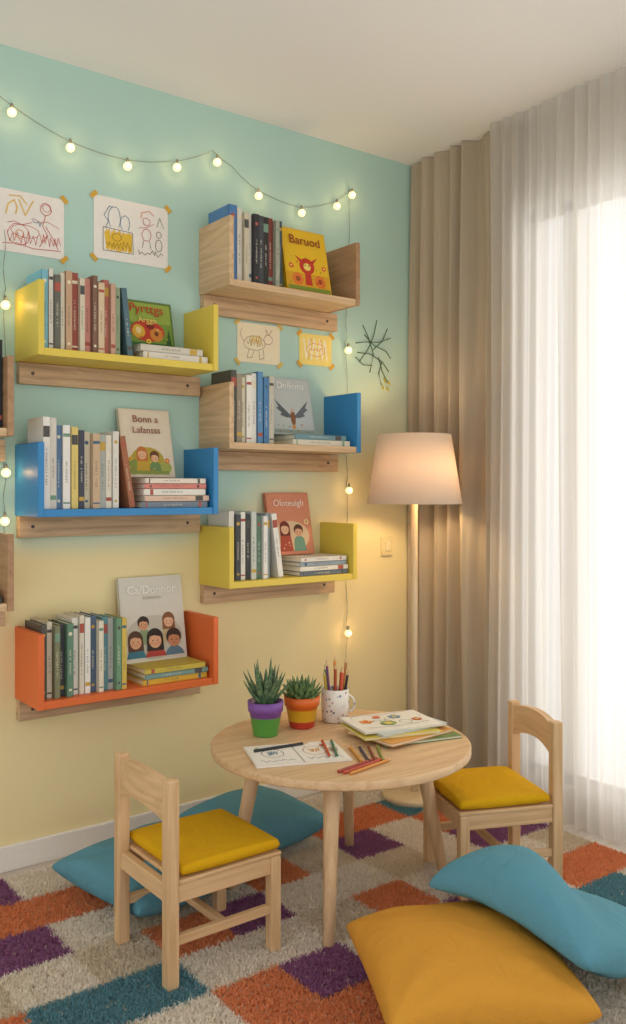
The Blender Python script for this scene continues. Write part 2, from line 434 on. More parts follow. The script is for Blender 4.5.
def faceout(W, H, T, x, z, h, tilt, group, label, shapes, titles, y=None):
    th = math.radians(tilt)
    y = -(H*math.sin(th)+T*math.cos(th)+.004) if y is None else y
    bm = bmesh.new(); ct = .0025
    add_box(bm, (0, 0, 0), (W, ct, H), .0008); add_box(bm, (0, T-ct, 0), (W, T, H), .0008); add_box(bm, (0, 0, 0), (ct, T, H), .0008)
    o = obj('book', fin(bm), None, cmat(h, .45, 0, 60, .03), (x, y, z+T*math.sin(th)*1.0+.0005), (-th, 0, 0), label, 'book', group)
    obj('pages', box((.003, .0028, .003), (W-.004, T-.0028, H-.003)), o, PAGE)
    if shapes: art('cover_illustration', sc(shapes, W, H), o, eps=.00008)
    for (b_, s, c, u, v, *sx) in titles: text('cover_title', b_, s*W, c, o, u*W, v*H, y=-.0066, sx=sx[0] if sx else 1)
    return o
def kid(cx, cy, s, hair, skin, top, long=False, base_=.05):
    out = [('poly', top, [(cx-.15*s, base_), (cx+.15*s, base_), (cx+.12*s, cy-.13*s), (cx+.05*s, cy-.08*s), (cx-.05*s, cy-.08*s), (cx-.12*s, cy-.13*s)])]
    if long: out.append(('poly', hair, [(cx-.12*s, cy-.12*s), (cx+.12*s, cy-.12*s), (cx+.115*s, cy+.04*s), (cx-.115*s, cy+.04*s)]))
    out += [('ell', hair, cx, cy+.025*s, .115*s, .095*s), ('ell', skin, cx, cy-.015*s, .088*s, .078*s),
            ('poly', hair, [(cx-.09*s, cy+.03*s), (cx-.01*s, cy+.045*s), (cx+.09*s, cy+.025*s), (cx+.05*s, cy+.1*s), (cx-.05*s, cy+.1*s)]),
            ('ell', '#3a2c26', cx-.035*s, cy-.012*s, .008*s, .009*s), ('ell', '#3a2c26', cx+.035*s, cy-.012*s, .008*s, .009*s),
            ('ell', '#d98a72', cx-.055*s, cy-.04*s, .014*s, .01*s), ('ell', '#d98a72', cx+.055*s, cy-.04*s, .014*s, .01*s),
            ('line', '#a2493c', .0012, [(cx-.025*s, cy-.045*s), (cx, cy-.055*s), (cx+.025*s, cy-.045*s)])]
    return out
def flower(cx, cy, r, c1, c2, asp=1):
    return [('ell', c1, cx+r*math.cos(k*1.257), cy+r*asp*math.sin(k*1.257), r*.7, r*.7*asp) for k in range(5)] + [('ell', c2, cx, cy, r*.6, r*.6*asp)]
def specks(n, x0, y0, x1, y1, cs, seed, r=.012):
    q = random.Random(seed)
    return [('ell', q.choice(cs), q.uniform(x0, x1), q.uniform(y0, y1), r*q.uniform(.6, 1.3), r*q.uniform(.6, 1.3)) for _ in range(n)]

# yellow shelf
z = 1.672+.024; g = 'books on the yellow wall shelf'; w = 'the yellow shelf'
row(-1.806, z, [(.022, .262, '#7fbccb'), (.016, .268, '#dfdbd0'), (.022, .25, '#6a6c60'), (.016, .255, '#e2d8c2'), (.022, .258, '#c8a483'), (.022, .262, '#a05547'), (.018, .25, '#d8cdb4'), (.022, .25, '#d28f80'), (.018, .255, '#82604f'),
    (.022, .245, '#d8c09e'), (.022, .25, '#b8705f'), (.018, .24, '#cda48c'), (.018, .235, '#8fa180'), (.02, .235, '#56727c', 6)], g, w)
zt = stack(-1.345, z, [(.25, .024, '#dfd9cc'), (.24, .024, '#d0cab8')], g, w)
faceout(.21, .185, .016, -1.475, zt, '#5e7d3a', 13, g, 'green picture book with red lettering leaning on stack',
    [('rect', '#7a9a3e', .04, .05, .96, .95), ('rect', '#9ab04a', .04, .55, .96, .95), ('ell', '#c8402c', .5, .38, .32, .22), ('ell', '#e2b23a', .33, .36, .12, .14), ('ell', '#d98a3a', .66, .32, .12, .14), ('rect', '#3f6a34', .04, .05, .96, .14), ('ell', '#8a2d22', .56, .48, .08, .06), ('ell', '#f0d9a0', .33, .38, .05, .07), ('ell', '#7a3a22', .66, .34, .04, .05),
     ('poly', '#2f5a2c', [(.06, .1), (.14, .5), (.18, .1)]), ('poly', '#2f5a2c', [(.82, .1), (.9, .46), (.94, .1)])] + flower(.5, .17, .03, '#f2d24a', '#c8402c') + specks(16, .1, .1, .9, .5, ['#f2d24a', '#3f6a34', '#e8e0b0', '#a8321f'], 5),
    [('Pyrttgs', .23, '#c4281e', .5, .74), ('Arggo', .14, '#f7e07a', .5, .54)])
# blue shelf
z = 1.165+.024; g = 'books on the blue wall shelf'; w = 'the blue shelf'
row(-1.806, z, [(.024, .285, '#ece8de'), (.022, .285, '#d8d3c6'), (.02, .27, '#5f80a4'), (.026, .262, '#f0ece2'), (.024, .262, '#dfc876'), (.02, .25, '#454955'), (.024, .255, '#e2d8be'),
    (.026, .255, '#ccb08e'), (.022, .25, '#adb2aa'), (.022, .245, '#e6ddc8'), (.022, .25, '#dfdbce'), (.022, .24, '#a5694a', 9)], g, w)
zt = stack(-1.335, z, [(.255, .022, '#7a8690'), (.25, .02, '#dfc0a8'), (.24, .022, '#eae5d8'), (.24, .018, '#d9877a'), (.235, .018, '#e8dccb')], g, w)
faceout(.2, .25, .018, -1.475, zt, '#e2d3bb', 13, g, 'cream picture book with dark red lettering and figures',
    [('rect', '#e6d9c2', .03, .03, .97, .97), ('ell', '#b9a23c', .48, .24, .33, .2), ('ell', '#8c9c4a', .2, .16, .14, .1), ('ell', '#a9b25a', .82, .14, .12, .09)] + kid(.38, .34, .9, '#c7793a', '#e9b98f', '#c9a53a', True) + kid(.62, .29, .8, '#6a4026', '#e9b98f', '#6f8f5a') +
    [('rect', '#8c9c4a', .12, .04, .88, .09)] + flower(.86, .24, .03, '#d9744a', '#f2d24a', .8) + flower(.14, .26, .025, '#e2b23a', '#a84a2c', .8) + specks(14, .1, .06, .9, .3, ['#f2d24a', '#5f7a34', '#d9744a'], 6, .01),
    [('Bonn a', .18, '#8a4436', .5, .80), ('Lafansss', .17, '#8a4436', .5, .64)])
# orange shelf
z = .562+.024; g = 'books on the orange wall shelf'; w = 'the orange shelf'
row(-1.806, z, [(.018, .235, '#5a5a52'), (.018, .24, '#d8d0b8'), (.02, .235, '#7f8262'), (.02, .24, '#4a4c50'), (.022, .24, '#688c74'), (.022, .25, '#e8e4d8'), (.018, .25, '#dbd4c0'), (.02, .24, '#ebe8de'), (.022, .245, '#53677e'),
    (.018, .24, '#e4dcc4'), (.02, .25, '#5f8d96'), (.02, .245, '#b5b6af'), (.02, .24, '#729a7a'), (.018, .235, '#d9bb58')], g, w)
zt = stack(-1.335, z, [(.25, .02, '#d9b13a'), (.245, .018, '#7c9f96'), (.235, .018, '#cdb84a')], g, w)
faceout(.25, .30, .018, -1.475, zt-.004, '#dedaca', 10, g, 'large pale cream picture book with children on cover',
    [('rect', '#dcd7c9', .02, .02, .98, .98), ('ell', '#c9c3b2', .5, .28, .45, .26)] + kid(.74, .46, .85, '#8a5a3a', '#eab894', '#c9b48a', True, .2) + kid(.34, .44, .8, '#3a2a22', '#d9a07a', '#8fa07a', False, .2) + kid(.2, .25, 1.0, '#5a3a2a', '#e2ac86', '#3f7a8c', True) + kid(.80, .24, 1.05, '#3f2c22', '#c98a62', '#5f7f94', False) + kid(.5, .25, 1.1, '#2f2420', '#e2ac86', '#b5443a', True),
    [('Ca/Donnor', .165, '#fbf8f0', .5, .80), ('MOSNOVU', .06, '#b5ae9c', .5, .73)])
# top oak shelf
z = 1.985+.024; g = 'books on the highest oak shelf'; w = 'the highest oak shelf'
row(-1.112, z, [(.034, .275, '#4f7db0'), (.022, .275, '#dedacd'), (.022, .26, '#d0c6aa'), (.02, .265, '#eae6da'), (.024, .265, '#343438'), (.022, .265, '#48494e'), (.024, .262, '#34322f'), (.022, .26, '#864238'), (.02, .255, '#a0a28f'), (.022, .255, '#42525a')], g, w)
faceout(.215, .262, .02, -.848, z, '#e3b21f', 12, g, 'bright yellow picture book with red lettering',
    [('rect', '#e9bb22', .03, .03, .97, .97), ('rect', '#d9a01c', .03, .03, .97, .3), ('ell', '#c4341e', .5, .42, .17, .13), ('poly', '#c4341e', [(.42, .12), (.58, .12), (.56, .36), (.44, .36)]), ('poly', '#c4341e', [(.34, .48), (.24, .58), (.42, .5)]), ('poly', '#c4341e', [(.66, .48), (.76, .58), (.58, .5)]), ('ell', '#e07a2a', .26, .2, .12, .10), ('ell', '#e07a2a', .76, .2, .12, .10), ('ell', '#f4dc6a', .5, .41, .08, .06), ('ell', '#5a2018', .46, .43, .015, .015), ('ell', '#5a2018', .54, .43, .015, .015),
     ('ell', '#a83a22', .26, .2, .05, .04), ('ell', '#a83a22', .76, .2, .05, .04), ('rect', '#7d8f2e', .03, .03, .97, .09)] + flower(.14, .4, .03, '#d9542a', '#f7e07a', .8) + flower(.88, .42, .03, '#d9542a', '#f7e07a', .8) + specks(20, .08, .08, .92, .6, ['#c4341e', '#f7e07a', '#7d8f2e', '#b06a1c'], 9, .012),
    [('Baruod', .24, '#8d2a1a', .5, .75)], y=-.175)
# mid oak shelf
z = 1.398+.024; g = 'books on the oak and blue shelf'; w = 'the oak and blue shelf'
row(-1.112, z, [(.024, .26, '#55554f'), (.024, .26, '#9c8f7a'), (.022, .25, '#ded6ba'), (.024, .255, '#ece8dc'), (.022, .255, '#e4e1d6'), (.024, .26, '#5f8fb8'), (.024, .255, '#4f80ac'), (.022, .25, '#c4bfad')], g, w)
zt = stack(-.70, z, [(.28, .022, '#d8d2be'), (.25, .02, '#6f949a')], g, w)
faceout(.205, .235, .018, -.84, zt, '#b9bfbd', 12, g, 'pale grey picture book with a winged bird drawing',
    [('rect', '#c3c8c4', .03, .03, .97, .97), ('poly', '#5d6468', [(.5, .3), (.1, .62), (.18, .48), (.12, .46), (.24, .38), (.2, .34), (.34, .3)]), ('poly', '#6a7074', [(.5, .3), (.66, .3), (.8, .34), (.76, .38), (.88, .46), (.82, .48), (.9, .62)]),
     ('ell', '#8b5a3a', .5, .3, .06, .14), ('ell', '#c9b49a', .5, .43, .04, .04), ('ell', '#d8923a', .5, .14, .04, .04), ('rect', '#9aa79a', .03, .03, .97, .09)] + specks(12, .1, .05, .9, .2, ['#6f8f6a', '#d8923a', '#5d6468'], 3, .012),
    [('Dolkuna', .19, '#eef0ea', .5, .80)])
# lower yellow
z = .895+.024; g = 'books on the small yellow shelf'; w = 'the small yellow shelf'
row(-1.112, z, [(.024, .255, '#e4dfd0'), (.024, .25, '#4c4f52'), (.022, .25, '#e8e5d9'), (.02, .245, '#434547'), (.024, .25, '#ccd1c7'), (.022, .245, '#62806e'), (.02, .245, '#eae8e0'), (.02, .24, '#8f9c9d'), (.024, .235, '#ece9e0', 8)], g, w)
zt = stack(-.69, z, [(.235, .018, '#65717c'), (.235, .018, '#e6e2d4'), (.23, .016, '#94a3ab'), (.225, .018, '#dfdbcf')], g, w)
faceout(.21, .25, .016, -.85, zt-.0, '#cf8262', 12, g, 'terracotta picture book with two children on cover',
    [('rect', '#d58c6c', .03, .03, .97, .97), ('ell', '#dcc09a', .5, .3, .42, .24)] + kid(.36, .42, 1.0, '#7a2f22', '#e9bd97', '#b5503c', True) + kid(.67, .37, .95, '#5a3424', '#dfa982', '#6f9a82') + flower(.88, .52, .035, '#e8d29a', '#b5503c', .8) + flower(.13, .5, .03, '#e8d29a', '#b5503c', .8) + specks(10, .08, .06, .92, .2, ['#e8d29a', '#a84a34'], 4, .012),
    [('Oloteuigh', .175, '#f8eadc', .5, .78)])
row(-2.00, 1.415+.024, [(.022, .27, '#2a2a2c'), (.024, .265, '#37302c'), (.026, .27, '#242629')], 'dark books on oak shelf', 'an oak shelf')
stack(-2.05, .88+.024, [(.22, .02, '#4a4a46'), (.21, .022, '#c9bda0')], 'books on low oak shelf', 'an oak shelf')

# ---------------------------------------------------------------- drawings on wall
def paper(x0, x1, z0, z1, h, label, lines, tapes='#d8a93c', rot=0):
    W, H = x1-x0, z1-z0
    o = obj('child_drawing', box((0, -.0012, 0), (W, 0, H)), None, cmat(h, .8), (x0, -.0015, z0), (0, math.radians(rot), 0), label, 'drawing', 'crayon drawings taped to the wall')
    art('crayon_marks', sc(lines, W, H), o, y0=-.0014, eps=.00008)
    t = .03; tp = []
    for (u, v, s) in ((0, H, 1), (W, H, -1), (0, 0, -1), (W, 0, 1)):
        a = math.radians(45*s); dx, dy = math.cos(a)*t/2, math.sin(a)*t/2; nx, ny = -dy*.5, dx*.5
        tp.append(('poly', tapes, [(u-dx-nx, v-dy-ny), (u+dx-nx, v+dy-ny), (u+dx+nx, v+dy+ny), (u-dx+nx, v-dy+ny)]))
    art('tape', tp, o, y0=-.0024)
    return o
def circ(cx, cy, rx, ry, n=18, a0=0, a1=360, rr4=random.Random(8)):
    return [(cx+rx*(1+rr4.uniform(-.07, .07))*math.cos(math.radians(a0+(a1-a0)*i/n)), cy+ry*(1+rr4.uniform(-.07, .07))*math.sin(math.radians(a0+(a1-a0)*i/n))) for i in range(n+1)]
def scrib(x0, y0, x1, y1, n, rr3=random.Random(3)):
    return [(x0+(x1-x0)*i/n+rr3.uniform(-.012, .012), (y0 if i % 2 else y1)+rr3.uniform(-.03, .03)) for i in range(n+1)]
RD, DK, YE, OR, BU, GR = '#c25a4e', '#5a5552', '#e6bd3a', '#d9822f', '#5a7a9a', '#6a8f5a'
paper(-1.93, -1.662, 2.035, 2.24, '#f0e9e0', 'white paper with red and yellow crayon drawing taped', [
    ('line', RD, .002, circ(.42, .3, .14, .17)), ('line', RD, .0018, circ(.5, .36, .18, .1)), ('line', RD, .0018, scrib(.28, .16, .66, .34, 12)), ('line', RD, .0024, circ(.76, .78, .07, .1)), ('line', RD, .0018, circ(.77, .8, .05, .06)), ('line', RD, .0024, [(.76, .68), (.72, .5), (.78, .36), (.68, .15)]),
    ('line', RD, .0022, [(.76, .5), (.86, .3), (.92, .15)]), ('line', RD, .0018, [(.6, .6), (.7, .54), (.78, .58), (.93, .5)]), ('line', RD, .0018, scrib(.68, .2, .95, .34, 11)), ('line', BU, .0018, scrib(.58, .5, .7, .56, 6)), ('line', YE, .0036, [(.26, .6), (.29, .76), (.36, .84), (.4, .74), (.38, .62)]), ('line', YE, .0036, [(.42, .86), (.5, .62), (.6, .88)]), ('line', YE, .003, [(.3, .9), (.44, .92), (.52, .8)]), ('line', RD, .0022, [(.22, .12), (.4, .15), (.6, .1), (.95, .13)]), ('line', RD, .0018, [(.28, .46), (.36, .5), (.46, .46), (.58, .52)]), ('line', OR, .0018, circ(.43, .3, .05, .07))])
paper(-1.555, -1.267, 2.062, 2.282, '#f0ebe2', 'white paper with yellow castle crayon drawing taped', [
    ('line', YE, .006, scrib(.15, .18, .50, .46, 26)), ('line', YE, .006, scrib(.15, .18, .50, .46, 22)), ('line', BU, .0022, circ(.27, .68, .08, .18, 14, -50, 230)), ('line', BU, .0022, circ(.41, .62, .06, .13, 12, -50, 230)), ('line', BU, .0022, [(.15, .5), (.19, .62), (.13, .7), (.2, .86), (.24, .84)]), ('line', DK, .002, [(.12, .14), (.52, .15), (.51, .49), (.12, .51), (.12, .14)]),
    ('line', '#a47b1e', .0018, scrib(.16, .2, .49, .30, 14)), ('line', '#a47b1e', .0018, circ(.3, .38, .06, .06)), ('line', RD, .002, circ(.70, .5, .06, .1)), ('line', RD, .002, circ(.70, .72, .05, .06)), ('line', RD, .0018, [(.6, .6), (.70, .62), (.8, .7)]), ('line', DK, .002, circ(.87, .36, .045, .1)), ('line', DK, .0018, circ(.87, .54, .035, .05)), ('line', DK, .0018, scrib(.58, .18, .93, .24, 11)), ('line', GR, .002, [(.84, .66), (.88, .82), (.94, .66)]), ('line', OR, .0022, [(.62, .76), (.64, .86), (.74, .9), (.8, .84)]), ('line', DK, .0018, [(.66, .4), (.64, .28)]), ('line', DK, .0018, [(.74, .4), (.76, .28)])])
paper(-.966, -.765, 1.75, 1.905, '#f3e6c4', 'small cream paper with brown animal doodle', [
    ('line', '#8a6a52', .0018, circ(.4, .5, .25, .18)), ('line', '#8a6a52', .0015, scrib(.22, .44, .6, .58, 11)), ('line', '#a05a3a', .0018, circ(.72, .62, .1, .12)), ('line', '#8a6a52', .0018, [(.27, .34), (.22, .12), (.34, .14), (.38, .3)]), ('line', '#8a6a52', .0018, [(.5, .32), (.52, .1), (.62, .14), (.6, .36)]), ('line', '#a05a3a', .0018, [(.68, .72), (.66, .88), (.74, .74), (.8, .88)]), ('line', '#8a6a52', .0016, [(.15, .52), (.06, .7), (.1, .84)]), ('line', YE, .003, scrib(.3, .5, .55, .7, 7))], '#e0be62')
paper(-.668, -.50, 1.765, 1.893, '#f4de80', 'small yellow paper with orange crayon doodle', [
    ('line', '#f6efda', .006, scrib(.14, .2, .86, .84, 9)), ('line', OR, .0018, scrib(.28, .44, .72, .56, 9)), ('line', OR, .002, circ(.5, .5, .28, .2)), ('line', OR, .0018, [(.3, .68), (.34, .85), (.42, .7)]), ('line', OR, .0018, [(.58, .7), (.66, .85), (.7, .68)]), ('line', OR, .0018, [(.3, .34), (.28, .18)]), ('line', OR, .0018, [(.66, .32), (.68, .16)])], '#e0a83a')
bm = bmesh.new(); ox, oz = -.27, 1.86
def st_(pts, r=.0018): tube(bm, [(ox+u, -.004-.0015*i % .004, oz+v) for i, (u, v) in enumerate(pts)], r, 5)
for pts in ([(-.08, -.06), (-.03, 0), (.0, .06), (.02, .13)], [(-.1, .02), (-.04, .03), (.03, .035), (.1, .06)], [(-.02, -.1), (0, -.02), (-.03, .05), (-.06, .1)],
            [(-.09, -.02), (-.02, -.02), (.05, -.05), (.09, -.09)], [(.0, 0), (.05, .04), (.08, .1)], [(-.05, .06), (0, .02), (.07, .0), (.1, -.03)], [(.03, -.03), (.05, -.09), (.08, -.14)],
            [(.05, -.05), (.03, -.1), (.045, -.15)], [(-.1, -.04), (-.06, -.07), (-.01, -.07)]): st_(pts)
for (u, v) in ((.06, -.12), (.085, -.13), (.05, -.15), (.075, -.155)):
    M, l = align((ox+u, -.006, oz+v), (ox+u+.012, -.006, oz+v-.022)); add_lathe(bm, [(.001, 0), (.005, l*.4), (.001, l)], 8, 1, True, M)
obj('wall_plant_decoration', fin(bm), None, [cmat('#3c5a34', .6), cmat('#cdbb3c', .6)], label='thin dark green twig doodle with yellow buds on wall', cat='wall decoration')
sw = obj('light_switch', boxc((0, -.005, 0), (.066, .009, .085), .003), None, cmat('#ead9a4', .4), (-.193, 0, 1.003), label='cream light switch plate on the yellow wall', cat='switch')
obj('rocker', boxc((0, -.011, 0), (.026, .006, .042), .002), sw, cmat('#f0e2b4', .35))

# ---------------------------------------------------------------- string lights
bulb_m = emis('glowing_bulb', '#ffe0ac', 1.25)
def string(wpts, bulbs, label):
    e = empty('string_lights', (0, 0, 0), label, 'string lights')
    bm = bmesh.new(); P = []
    for a, b_ in zip(wpts, wpts[1:]):
        for i in range(8):
            f = i/8; s = -.02*4*f*(1-f) if abs(a[0]-b_[0]) > .05 else 0
            P.append((a[0]+(b_[0]-a[0])*f + (.004*math.sin(i+a[1]*9) if s == 0 else 0), -.012, a[1]+(b_[1]-a[1])*f+s*.3))
    P.append((wpts[-1][0], -.012, wpts[-1][1])); tube(bm, P, .0012, 6)
    obj('wire', fin(bm), e, cmat('#8d9488', .5))
    for (x, z_) in bulbs:
        rb = .015
        bm = bmesh.new(); add_lathe(bm, [(.002, rb+.001)] + [(rb*math.sin(t*math.pi/12), rb*math.cos(t*math.pi/12)) for t in range(1, 12)] + [(.001, -rb)], 16)
        b_ = obj('bulb', fin(bm), e, bulb_m, (x, -.024, z_))
        obj('bulb_socket', lathe([(.005, .014), (.0055, .019), (.005, .027), (.002, .031)], 10), b_, cmat('#7a7f72', .5))
        gl_ = bpy.data.lights.new('bulb_glow', 'POINT'); gl_.energy = .085; gl_.color = (1, .62, .26); gl_.shadow_soft_size = .01
        go = bpy.data.objects.new('bulb_glow', gl_); C.objects.link(go); go.parent = b_; go.location = (0, -.032, 0)
bl = [(-1.839, 2.477), (-1.640, 2.407), (-1.429, 2.390), (-1.232, 2.4285), (-1.061, 2.485), (-.873, 2.395), (-.663, 2.367), (-.480, 2.4295), (-.398, 2.492)]
bl = [(x-.008, z_+.008) for x, z_ in bl]
bl2 = [(-.427, 1.84), (-.422, 1.248), (-.427, .645)]
string([(-1.93, 2.57), (-1.847, 2.515), (-1.648, 2.442), (-1.437, 2.425), (-1.24, 2.463), (-1.08, 2.54), (-1.0, 2.50), (-.881, 2.43), (-.671, 2.40), (-.488, 2.46), (-.406, 2.53), (-.425, 2.1), (-.427, 1.867), (-.425, 1.5), (-.423, 1.277), (-.426, .95), (-.427, .667), (-.425, .49)],
       bl+bl2, 'thin wire with round warm bulbs swagged along the wall')
string([(-1.868, 2.1), (-1.866, 1.88), (-1.868, 1.33), (-1.866, 1.17), (-1.868, .9)], [(-1.868, 1.852), (-1.866, 1.306), (-1.87, 1.148)], 'hanging wire with round warm bulbs between shelves')

# ---------------------------------------------------------------- table
TX, TY, TH, TR = -1.085, -.79, .475, .40
t = empty('round_table', (TX, TY, 0), 'round light wood kids table with splayed legs', 'table')
WB = '#e2bf94'
obj('tabletop', lathe([(TR-.006, TH-.027), (TR-.001, TH-.024), (TR, TH-.020), (TR, TH-.004), (TR-.001, TH-.0015), (TR-.004, TH)], 96), t, wood(WB, 'X', .8))
for i, a in enumerate((226, 143, 46, 335)):
    a = math.radians(a); c, s = math.cos(a), math.sin(a); k = 1.03 if i == 0 else 1
    obj('leg', rod((c*.34*k, s*.34*k, .0115), (c*.255*k, s*.255*k, TH-.026), .0155, .025), t, wood(WB, 'Z', .8))
bm = bmesh.new()
add_box(bm, (-.21, -.015, TH-.062), (.21, .015, TH-.028), .003); add_box(bm, (-.015, -.21, TH-.062), (.015, .21, TH-.028), .003)
u = obj('underframe', fin(bm), t, wood(WB, 'X', .8), rot=(0, 0, math.radians(45)))

# ---------------------------------------------------------------- pillow mesh
def pillow(a, b, h, n=28, c=.07, pw=.42, seed=0, wr=.006, flatb=0, fold=0.0):
    bm = bmesh.new(); V = {}
    for side in (1, -1):
        for i in range(n+1):
            for j in range(n+1):
                u, v = -1+2*i/n, -1+2*j/n
                u, v = math.sin(u*math.pi/2)*.5+u*.5, math.sin(v*math.pi/2)*.5+v*.5
                edge = i in (0, n) or j in (0, n)
                x = u*a*(1-c*(1-v*v)); y = v*b*(1-c*(1-u*u))
                t_ = max(0, (1-u*u))**pw * max(0, (1-v*v))**pw
                z_ = side*h*t_*(1 if side > 0 else (1-flatb))
                if not edge:
                    nn = noise.noise(Vector((x*7+seed, y*7, side*3)))
                    z_ += side*nn*wr*1.5*min(1, t_*1.5)
                    if fold:
                        for qi, (qu, qv) in enumerate(((1, 1), (1, -1), (-1, 1), (-1, -1))):
                            du, dv = (u-qu)*a, (v-qv)*b; r_ = math.hypot(du, dv); an = math.atan2(dv, du)
                            fall = math.exp(-((r_-.12)/.075)**2)
                            z_ += side*fold*fall*math.sin(an*9+qi*1.7+seed+r_*6)*min(1, t_*1.6)
                    V[(side, i, j)] = bm.verts.new((x, y, z_))
                else:
                    if side == 1: V[(1, i, j)] = V[(-1, i, j)] = bm.verts.new((x, y, 0))
    for side in (1, -1):
        for i in range(n):
            for j in range(n):
                q = [V[(side, i, j)], V[(side, i+1, j)], V[(side, i+1, j+1)], V[(side, i, j+1)]]
                if side < 0: q.reverse()
                f = bm.faces.new(q); f.smooth = True
    return fin(bm)

# ---------------------------------------------------------------- chairs
def chair(loc, rz, label):
    e = empty('kids_chair', loc, label, 'chair', 'small wooden chairs at the table', (0, 0, rz))
    CW = '#dfba8c'; z0 = .0115; wz, wx, wy = wood(CW, 'Z', .78), wood(CW, 'X', .78), wood(CW, 'Y', .78)
    for s in (1, -1):
        obj('back_post', box((-.172, s*.14-.017, z0), (-.138, s*.14+.017, .532), .005), e, wz)
        obj('front_leg', box((.138, s*.14-.016, z0), (.17, s*.14+.016, .268), .004), e, wz)
        obj('side_stretcher', box((-.139, s*.14-.009, .115), (.139, s*.14+.009, .14), .003), e, wx)
        obj('side_apron', box((-.139, s*.14-.011, .222), (.139, s*.14+.011, .268), .003), e, wx)
    obj('cross_stretcher', box((-.01, -.132, .118), (.012, .132, .137), .003), e, wy)
    obj('front_apron', box((.143, -.125, .222), (.165, .125, .268), .003), e, wy)
    obj('back_apron', box((-.166, -.124, .222), (-.144, .124, .268), .003), e, wy)
    bm = bmesh.new(); n = 16; fr, bk = [], []
    for xx, L2 in ((-.143, fr), (-.167, bk)):
        for i in range(n+1):
            y = -.124+.248*i/n; k = 1-(y/.124)**2
            cv = -.012*k
            L2.append((bm.verts.new((xx+cv, y, .425+.022*k)), bm.verts.new((xx+cv, y, .520+.014*k))))
    for i in range(n):
        for q in ((fr[i][0], fr[i+1][0], fr[i+1][1], fr[i][1]), (bk[i+1][0], bk[i][0], bk[i][1], bk[i+1][1]),
                  (fr[i][1], fr[i+1][1], bk[i+1][1], bk[i][1]), (bk[i][0], bk[i+1][0], fr[i+1][0], fr[i][0])): bm.faces.new(q)
    bm.faces.new((bk[0][0], fr[0][0], fr[0][1], bk[0][1])); bm.faces.new((fr[n][0], bk[n][0], bk[n][1], fr[n][1]))
    bmesh.ops.bevel(bm, geom=[x for x in bm.edges if x.calc_face_angle(0) > 1.0], offset=.004, segments=2, affect='EDGES')
    obj('backrest', fin(bm), e, wy)
    obj('seat_panel', box((-.138, -.155, .268), (.172, .155, .279), .003), e, wx)
    obj('seat_cushion', pillow(.151, .153, .018, 30, .004, .10, 3, .0008), e, fabric('#e2ae14'), (.019, 0, .298), label='mustard yellow padded seat cushion')
    return e
chair((-1.612, -.825, 0), 0, 'small light wood chair with yellow seat cushion, beside a teal pillow')
chair((-.635, -.998, 0), math.radians(157), 'small light wood chair with yellow seat cushion near the curtain')

# ---------------------------------------------------------------- floor pillows
TE, MU = fabric('#629cae'), fabric('#e2a03c')
kw = dict(n=64, c=.05, fold=.0035, pw=.36)
po = obj('floor_pillow', pillow(.235, .235, .10, seed=1, **kw), None, MU, (-1.265, -1.475, .122), (0, 0, math.radians(-28)), 'mustard orange square pillow lying on the rug', 'pillow')
pt = obj('floor_pillow', pillow(.25, .235, .082, seed=2, **kw), None, TE, (-.960, -1.53, .150), (math.radians(-2), math.radians(15), math.radians(2)), 'teal pillow resting partly on the mustard pillow', 'pillow')
bpy.context.view_layer.update()
Mo, Mt = po.matrix_world.copy(), pt.matrix_world.copy()
bo = BVHTree.FromPolygons([Mo @ v.co for v in po.data.vertices], [list(p.vertices) for p in po.data.polygons])
tw = [Mt @ v.co for v in pt.data.vertices]
bt = BVHTree.FromPolygons(tw, [list(p.vertices) for p in pt.data.polygons])
# height field by which the teal pillow must rise to rest on the mustard one, smoothed so the cloth stays soft
G, st_g = 70, .010; gx0, gy0 = -.960-.35, -1.53-.35
F = np.zeros((G, G))
for i in range(G):
    for j in range(G):
        x, y = gx0+i*st_g, gy0+j*st_g
        ho = bo.ray_cast(Vector((x, y, 1)), Vector((0, 0, -1)))[0]; ht = bt.ray_cast(Vector((x, y, -1)), Vector((0, 0, 1)))[0]
        if ho is not None and ht is not None: F[i, j] = max(0, ho.z+.004-ht.z)
def shift_stack(A, r): return np.stack([np.roll(np.roll(A, a, 0), b, 1) for a in range(-r, r+1) for b in range(-r, r+1)])
D_ = shift_stack(F, 4).max(0)
for _ in range(2): D_ = shift_stack(D_, 3).mean(0)
inv = Mt.inverted()
for v, p in zip(pt.data.vertices, tw):
    fx, fy = (p.x-gx0)/st_g, (p.y-gy0)/st_g; i, j = int(np.clip(fx, 0, G-2)), int(np.clip(fy, 0, G-2)); a, b_ = fx-i, fy-j
    d = D_[i, j]*(1-a)*(1-b_)+D_[i+1, j]*a*(1-b_)+D_[i, j+1]*(1-a)*b_+D_[i+1, j+1]*a*b_
    v.co = inv @ Vector((p.x, p.y, p.z+float(d)))
pt.data.update()
obj('floor_pillow', pillow(.195, .185, .078, seed=3, **kw), None, TE, (-1.10, -.33, .098), (math.radians(4), 0, math.radians(10)), 'teal pillow lying on rug behind the table', 'pillow')
obj('floor_pillow', pillow(.255, .225, .080, seed=4, **kw), None, TE, (-1.525, -.465, .098), (0, 0, math.radians(10)), 'plump teal pillow on rug behind the chair', 'pillow')

